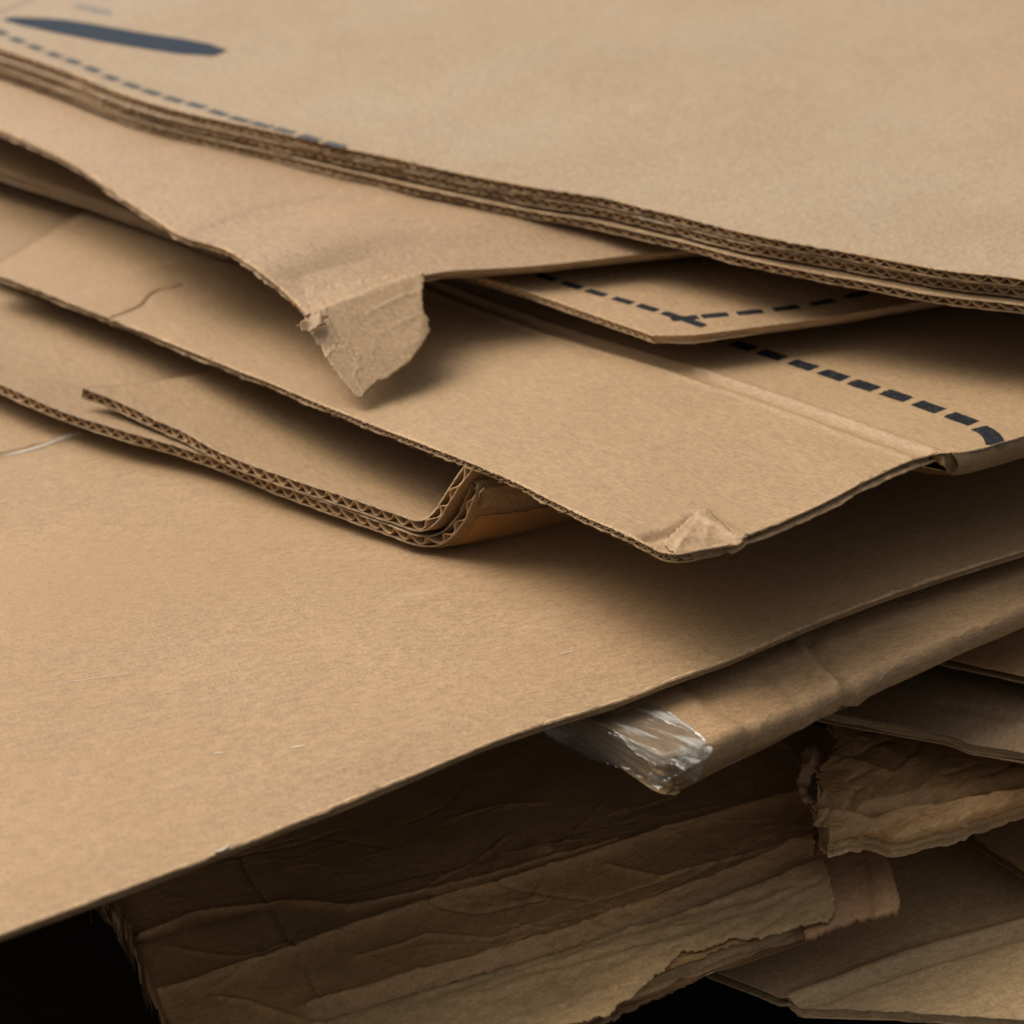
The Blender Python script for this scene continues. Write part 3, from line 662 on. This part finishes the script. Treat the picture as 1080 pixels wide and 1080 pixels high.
gl = N.new('ShaderNodeBsdfGlossy'); gl.inputs['Roughness'].default_value = .10; gl.inputs['Color'].default_value = (.95, .95, .93, 1); L.new(bp.outputs[0], gl.inputs['Normal'])
tr = N.new('ShaderNodeBsdfTransparent'); tr.inputs[0].default_value = (.93, .93, .91, 1)
fr = N.new('ShaderNodeFresnel'); fr.inputs['IOR'].default_value = 1.55; L.new(bp.outputs[0], fr.inputs['Normal'])
fm = N.new('ShaderNodeMath'); fm.operation = 'MULTIPLY_ADD'; fm.inputs[1].default_value = .38; fm.inputs[2].default_value = .02; L.new(fr.outputs[0], fm.inputs[0])
m1 = N.new('ShaderNodeMixShader'); L.new(fm.outputs[0], m1.inputs[0]); L.new(tr.outputs[0], m1.inputs[1]); L.new(gl.outputs[0], m1.inputs[2])
mr = N.new('ShaderNodeMapRange'); mr.inputs[1].default_value = .54; mr.inputs[2].default_value = .68; mr.inputs[3].default_value = .05; mr.inputs[4].default_value = .6; L.new(nz.outputs['Fac'], mr.inputs[0])   # milky streaks: highlights of the crinkled tape painted into its colour
m2 = N.new('ShaderNodeMixShader'); L.new(mr.outputs[0], m2.inputs[0]); L.new(m1.outputs[0], m2.inputs[1]); L.new(b.outputs[0], m2.inputs[2]); L.new(m2.outputs[0], N['Material Output'].inputs[0])
def crk(f1, a1, sd): return lambda W: a1*ridged(W[:, 0]*f1+W[:, 1]*f1, (W[:, 1]-W[:, 0])*f1*.25, sd, 3)
Z_tree = bvh(sZ.top)
o = poly_patch('clear_tape', [(615, 756), (650, 752), (680, 740), (700, 745), (740, 775), (752, 790), (747, 800), (722, 812), (712, 806), (694, 808), (672, 796), (655, 778), (640, 765)], lambda x, y: zZ+.0010, tape, tZ, step=2.2, rag=1.5, th=.0002)
settle(o, Z_tree, .0009, lambda x, y: -9)
base = np.array(tZ.location); n = len(o.data.vertices)//2; co = np.array([tuple(v.co) for v in o.data.vertices])+base; dz = .0004*ridged(co[:, 0]*85+co[:, 1]*85, (co[:, 1]-co[:, 0])*14, 3, 3)
for k, v in enumerate(o.data.vertices): v.co.z += float(dz[k % n])
def zend(x, y): return zZ-.002-max(0, (y-(756+(x-600)*.42)))*.00042
poly_patch('clear_tape', [(565, 768), (610, 762), (650, 775), (690, 803), (716, 806), (722, 815), (700, 826), (694, 834), (680, 826), (662, 815), (625, 802), (590, 786)], zend, tape, tZ, step=3, disp=crk(60, .0018, 6), rag=2.5, seed=4, th=.0003)
poly_patch('clear_tape', [(690, 805), (700, 803), (712, 812), (742, 802), (742, 812), (736, 824), (728, 820), (716, 826), (704, 829), (690, 833), (683, 822)], lambda x, y: zZ-.004-(y-800)*.0004, tape, tZ, step=2.4, disp=crk(70, .002, 9), rag=2.5, seed=6, th=.0003)

# ================================================================== BOARDS FAR LEFT, BEHIND
sG1 = Sheet([(110, 332, .0275), (40, 303, .0275), (0, 286, .0275), (-80, 252, .0275)], [(110, 332, .0275), (300, 270, .0275)], .5, .5, th=.004, wav=(.001, 8, 81), step=.003)
board('cardboard_sheet', 'plain board peeking out at the left edge, behind the end of the creased board', 'cardboard sheet', sG1, m_fold, seed=81, flutes=False)
sG2 = Sheet([(240, 262, .052), (120, 219, .052), (60, 198, .052), (0, 179, .052), (-90, 150, .052)], [(240, 262, .052), (420, 200, .055)], .5, .35, th=.0075, wav=(.0012, 8, 82), step=.004)
tG2 = board('cardboard_bundle', 'yellowed bundle of thin layers in the shade under the torn left edge', 'cardboard bundle', sG2, m_yel, m_yel, seed=82, flutes=False)
layered(sG2, tG2, 0, 0, 82, m_yel, lay=3, L=.45)

# ================================================================== DARK LAYERED BOARDS AT RIGHT
zP = -.065
sP = Sheet([(1200, 818, zP), (1080, 793, zP), (1050, 788, zP), (1022, 784, zP), (1002, 776, zP), (958, 768, zP), (872, 752, zP), (800, 735, zP)], [(1200, 818, zP), (1400, 700, zP)], .38, .5, th=.0065, wav=(.0012, 10, 91), step=.002,
           feats=[('groove', [(1000, 745), (1050, 752), (1100, 765)], .005, -.0012, .002), ('groove', [(1068, 752), (1078, 764), (1090, 770)], .002, .0018)])
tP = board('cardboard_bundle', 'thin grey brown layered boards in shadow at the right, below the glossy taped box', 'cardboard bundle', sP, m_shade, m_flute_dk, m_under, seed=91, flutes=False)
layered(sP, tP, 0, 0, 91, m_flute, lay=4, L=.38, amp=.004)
zP2 = -.048
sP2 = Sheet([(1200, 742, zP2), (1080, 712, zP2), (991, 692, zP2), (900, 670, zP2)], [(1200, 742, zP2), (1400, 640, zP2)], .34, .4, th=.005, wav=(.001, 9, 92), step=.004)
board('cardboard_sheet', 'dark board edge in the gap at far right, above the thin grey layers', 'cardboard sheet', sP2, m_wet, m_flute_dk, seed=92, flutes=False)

# ================================================================== CRUMPLED DAMP BOX, RIGHT
zQ = -.092
QA = [(874, 884), (866, 868), (861, 848), (862, 828), (866, 814), (877, 802), (884, 785), (880, 765), (870, 740)]
QB = [(874, 884), (900, 876), (925, 869), (950, 878), (1002, 864), (1080, 838), (1200, 800)]
sQ = Sheet([(x, y, zQ+.0000*i) for i, (x, y) in enumerate(QA)], [(x, y, zQ) for x, y in QB], .55, .42, th=.0125, wav=(.003, 8, 101), step=.0018, crump=(.0018, 50, 7, .05), roundB=.004,
           feats=[('groove', [(862, 846), (910, 850), (960, 842), (1020, 828), (1090, 818)], .0045, -.0045, .0025), ('groove', [(868, 862), (920, 862), (960, 855), (1030, 842), (1090, 830)], .003, .003, .002),
                  ('tent', [(900, 806), (940, 812), (960, 800)], .005, .002, .004), ('bump', [(928, 868)], .010, -.004)]+creases(24, (860, 800, 1070, 880), -.2, .5, (25, 90), 15, .0016))
tQ = board('crumpled_box', 'damp crumpled box with ragged left end and soggy rolled edge, at the right', 'cardboard box', sQ, m_wet, m_wet, m_wet, seed=101, flutes=False, rag=.0045, ragB=0.0, wallB=False)
layered(sQ, tQ, 0, 0, 101, m_wet2, lay=2, L=.35, amp=.004, name='torn_end')
layered(sQ, tQ, 0, 0, 102, m_wet2, lay=2, along='B', amp=.0012, rec=-.0004, name='crumpled_side')
poly_patch('torn_flap', [(845, 795), (858, 788), (866, 800), (872, 812), (866, 822), (858, 818), (850, 830), (856, 845), (848, 846), (841, 826), (846, 812)], lambda x, y: zQ-.004, m_wet3, tQ, step=2.6, disp=lambda W: .005*ridged(W[:, 0]*60, W[:, 1]*40, 3, 3), rag=4, seed=5, th=.001)

# ================================================================== LARGE DAMP BOX, BOTTOM
zR = -.125
RA = [(880, 962), (872, 935), (862, 905), (858, 885), (858, 865), (852, 835), (842, 805), (825, 770), (800, 730)]
RB = [(880, 962), (850, 972), (800, 990), (760, 1003), (710, 1022), (650, 1045), (600, 1064), (540, 1086), (460, 1116), (350, 1155), (240, 1195)]
RA1 = [(240, 1195), (205, 1130), (178, 1078), (160, 1035), (148, 1000), (128, 960), (105, 925), (60, 870), (20, 800)]
def rc(pts, *a): return ('groove', pts)+a
sR = Sheet([(x, y, zR) for x, y in RA], [(x, y, zR) for x, y in RB], .62, None, th=.012, A1=[(x, y, zR) for x, y in RA1], step=.0014, wav=(.0014, 6, 111), crump=(.0005, 60, 9, .10), roundB=0, roundA=0,
           feats=[('tent', [(150, 1055), (260, 1020), (420, 965), (560, 925), (700, 880), (860, 835)], .0045, .0050, .0016), ('step', [(120, 1000), (300, 952), (480, 915), (640, 868), (860, 795)], .003, -.0018, .0016),
                  ('tent', [(150, 985), (200, 962), (300, 950), (370, 958), (470, 938), (600, 902), (650, 890)], .0020, .0030, .0016), ('tent', [(640, 915), (700, 925), (770, 905), (860, 890)], .002, .0022, .0016),
                  ('tent', [(330, 1062), (440, 1030), (600, 985), (720, 940), (860, 885)], .0040, .0045, .0016), ('groove', [(340, 1075), (450, 1042), (610, 997), (730, 953), (866, 897)], .003, -.0030, .0016),
                  ('tent', [(520, 1010), (560, 950), (600, 880), (640, 840)], .0012, .0012, .0016), ('groove', [(250, 900), (300, 980), (340, 1060), (360, 1090)], .001, -.0012, .001),
                  ('tent', [(700, 985), (760, 975), (870, 925)], .0015, .0016, .0016), ('groove', [(430, 1062), (560, 1020), (700, 975), (840, 935)], .0015, -.0014, .0016),
                  ('tent', [(180, 1000), (260, 1010), (330, 990)], .0016, .0014, .0016), ('tent', [(380, 1010), (450, 985), (520, 990), (600, 960)], .0014, .0013, .0016), ('groove', [(440, 955), (510, 962), (570, 948)], .0014, -.0012, .0016),
                  ('tent', [(650, 850), (700, 862), (760, 850), (820, 845)], .0016, .0012, .0016), ('groove', [(560, 1030), (680, 998), (800, 960), (868, 930)], .0016, -.0014, .0016), ('tent', [(480, 1060), (620, 1020), (740, 990)], .0018, .0014, .0016),
                  ('bump', [(575, 898)], .006, .004)]+creases(26, (150, 850, 820, 1080), -.36, .28, (60, 220), 5)+creases(9, (200, 880, 820, 1060), 1.2, .4, (40, 140), 6)+creases(14, (450, 930, 860, 1060), -.37, .12, (60, 200), 8, .0016))
tR = board('damp_box', 'large damp stained box with creases and split front edge, bottom centre', 'cardboard box', sR, m_wet, m_wet, m_wet, seed=111, flutes=False, rag=.0030, ragB=.003, wallB=False)
layered(sR, tR, 0, 0, 111, m_wet2, lay=2, along='B', amp=.0035, name='split_edge')
layered(sR, tR, 0, 0, 112, m_wet, lay=2, amp=.002, name='torn_end')
# left end of the box: stack of ragged plies, far end of the patch
s_ = dense(sR.A.len, .002); rows = 30; V = np.zeros((len(s_), rows, 3))
for r in range(rows):
    f = r/(rows-1)
    V[:, r] = sR.surf(s_, sR.B.len+.003*np.sin(r*2.1)+.005*fbm(s_/.03, s_*0+r*1.3, 115, 4, .7)+.010*f, .0005+f*.06)
mesh_obj('ragged_plies', V.reshape(-1, 3), gridF(len(s_), rows), m_wet, tR)
# the pale front lip and the split lower ply
def zlip(x, y): return zR+.0022
def rbf(x): return float(np.interp(x, [240, 350, 460, 540, 600, 650, 710, 760, 800, 850, 880], [1195, 1155, 1116, 1086, 1064, 1045, 1022, 1003, 990, 972, 962]))
zr_tree = bvh(sR.top)
def lip(name, outline, mat, lift, rag, seed, th=.0014, dsp=None):
    def zf(x, y): return zR+.001
    o = poly_patch(name, outline, zf, mat, tR, step=3.2, rag=rag, seed=seed, th=th)
    base = np.array(tR.location); me = o.data; n = len(me.vertices)//2
    for k in range(n):
        p = Vector(me.vertices[k].co)+Vector(base); h = zr_tree.ray_cast(Vector((p.x, p.y, 1)), Vector((0, 0, -1)))
        z = (h[0].z if h[0] else zR-.001)+lift
        if dsp: z += dsp(p.x, p.y)
        me.vertices[k].co.z = z-base[2]; me.vertices[k+n].co.z = z-base[2]-th
    return o
lip('pale_liner', [(868, 902), (874, 925), (882, 960), (870, 972), (850, 975), (800, 990), (770, 990), (740, 1004), (718, 1005), (705, 1020), (690, 1030), (668, 1050), (652, 1060), (640, 1072), (600, 1078), (560, 1095), (430, 1130), (360, 1120), (330, 1082), (420, 1050), (560, 1010), (700, 968), (800, 932)], m_wet2, .0022, 3.0, 7,
    dsp=lambda x, y: .0004*float(ridged(np.array([x*40]), np.array([y*25]), 5, 3)[0]))
zL = zR-.013
poly_patch('lower_ply', [(862, 976), (850, 985), (790, 1006), (720, 1030), (680, 1048), (640, 1066), (600, 1085), (520, 1110), (560, 1060), (700, 1000), (800, 970)], lambda x, y: zL, m_wet2, tR, step=3.5, rag=2.5, seed=9, th=.002,
           disp=lambda W: .0018*ridged(W[:, 0]*30, W[:, 1]*30, 8, 3))
poly_patch('bottom_ply', [(760, 1010), (720, 1038), (660, 1066), (620, 1090), (500, 1130), (400, 1130), (560, 1060), (700, 1000)], lambda x, y: zL-.008, m_wet3, tR, step=4, rag=3, seed=19, th=.002)

# ================================================================== SMALL ROUNDED FLAP
zS = -.128
tS = thing('cardboard_flap', 'small reddish brown flap with rounded curled end, wedged between the damp boxes', 'cardboard flap', unproj(905, 940, zS-.006))
poly_patch('panel', [(840, 890), (866, 880), (900, 880), (926, 890), (938, 908), (944, 930), (949, 950), (947, 960), (930, 963), (905, 968), (880, 978), (850, 990)], lambda x, y: zS+.004*max(0, 1-((x-935)/18.)**2 if abs(x-935) < 18 else 0), m_wet3, tS, step=2.6, rag=2.0, seed=31, th=.0035,
           disp=lambda W: .0016*ridged(W[:, 0]*35, W[:, 1]*25, 14, 3))

# ================================================================== PALE BOX, BOTTOM RIGHT
zB = -.165
sB = Sheet([(838, 1060, zB), (800, 1043, zB), (753, 1024, zB), (600, 962, zB)], [(838, 1060, zB), (870, 1063, zB), (960, 1067, zB), (1080, 1075, zB), (1250, 1088, zB)], .6, .5, th=.006, step=.002, wav=(.0020, 6, 121),
           feats=[('groove', [(838, 1056), (866, 1044), (960, 1008), (1080, 975), (1200, 940)], .0045, .0040, .001), ('groove', [(845, 1060), (868, 1054), (976, 1014), (1080, 984), (1200, 950)], .003, -.0030, .001),
                  ('groove', [(880, 1052), (960, 1028), (1000, 1015)], .002, .0010, .002), ('bump', [(830, 1035)], .02, .001)])
tB = board('lower_box', 'pale flattened box with folded ridge and frayed open edge, bottom right corner', 'cardboard box', sB, m_low, m_low, m_low, seed=121, flutes=False, rag=.0006, ragB=.0035)
layered(sB, tB, 0, 0, 121, m_low, lay=3, along='B', amp=.0022, name='frayed_edge')
sH = Sheet([(1027, 884, -.142), (1080, 918, -.142), (1200, 990, -.142)], [(1027, 884, -.142), (1060, 860, -.142), (1150, 800, -.142)], .3, .3, th=.005, step=.004, wav=(.001, 8, 131))
board('cardboard_sheet', 'brown board edge at the right margin, lying on the pale lower box', 'cardboard sheet', sH, m_yel, m_yel, seed=131, flutes=False)
# deep dark boards
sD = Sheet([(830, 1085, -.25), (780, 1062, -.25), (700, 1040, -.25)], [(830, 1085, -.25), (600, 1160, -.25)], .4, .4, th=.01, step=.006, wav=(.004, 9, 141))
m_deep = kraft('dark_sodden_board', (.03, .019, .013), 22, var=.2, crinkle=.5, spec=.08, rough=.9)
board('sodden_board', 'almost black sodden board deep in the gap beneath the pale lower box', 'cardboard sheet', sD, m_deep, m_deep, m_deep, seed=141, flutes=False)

# ================================================================== ADDED BALES THAT BLOCK LIGHT FROM BEHIND AND FROM THE LEFT
def bale(label, x0, x1, y0, y1, z0, z1, seed):
    tb = thing('light_block_bale', label, 'light-blocking bale', ((x0+x1)/2, (y0+y1)/2, z0), 'added bales blocking light behind the boards'); r = np.random.RandomState(seed); z = z0
    while z < z1-.004:
        h = min(r.uniform(.008, .022), z1-z); dx, dy = r.uniform(-.02, .02), r.uniform(-.025, .025)
        a = [(x0+dx, y0+dy), (x1+dx, y0+dy+r.uniform(-.01, .01)), (x1+dx, y1), (x0+dx, y1)]
        V = [(x, y, z+.0005) for x, y in a]+[(x, y, z+h-.0005) for x, y in a]
        mesh_obj('board', V, [[3, 2, 1, 0], [4, 5, 6, 7], [0, 1, 5, 4], [1, 2, 6, 5], [2, 3, 7, 6], [3, 0, 4, 7]], r.choice([m_under, m_wet, m_yel]), tb, smooth=False); z += h
bale('added thick bale blocking light at the back of the pile, below the large smooth board', -1.3, 1.3, .78, 1.3, -.55, -.012, 1)
bale('added thin bale blocking light at the back, between the smooth board and the topmost pile', -1.0, 1.2, .86, 1.3, .008, .030, 2)
bale('added bale blocking light at the far left, under the large smooth board', -1.3, -.42, .12, .74, -.55, -.012, 3)
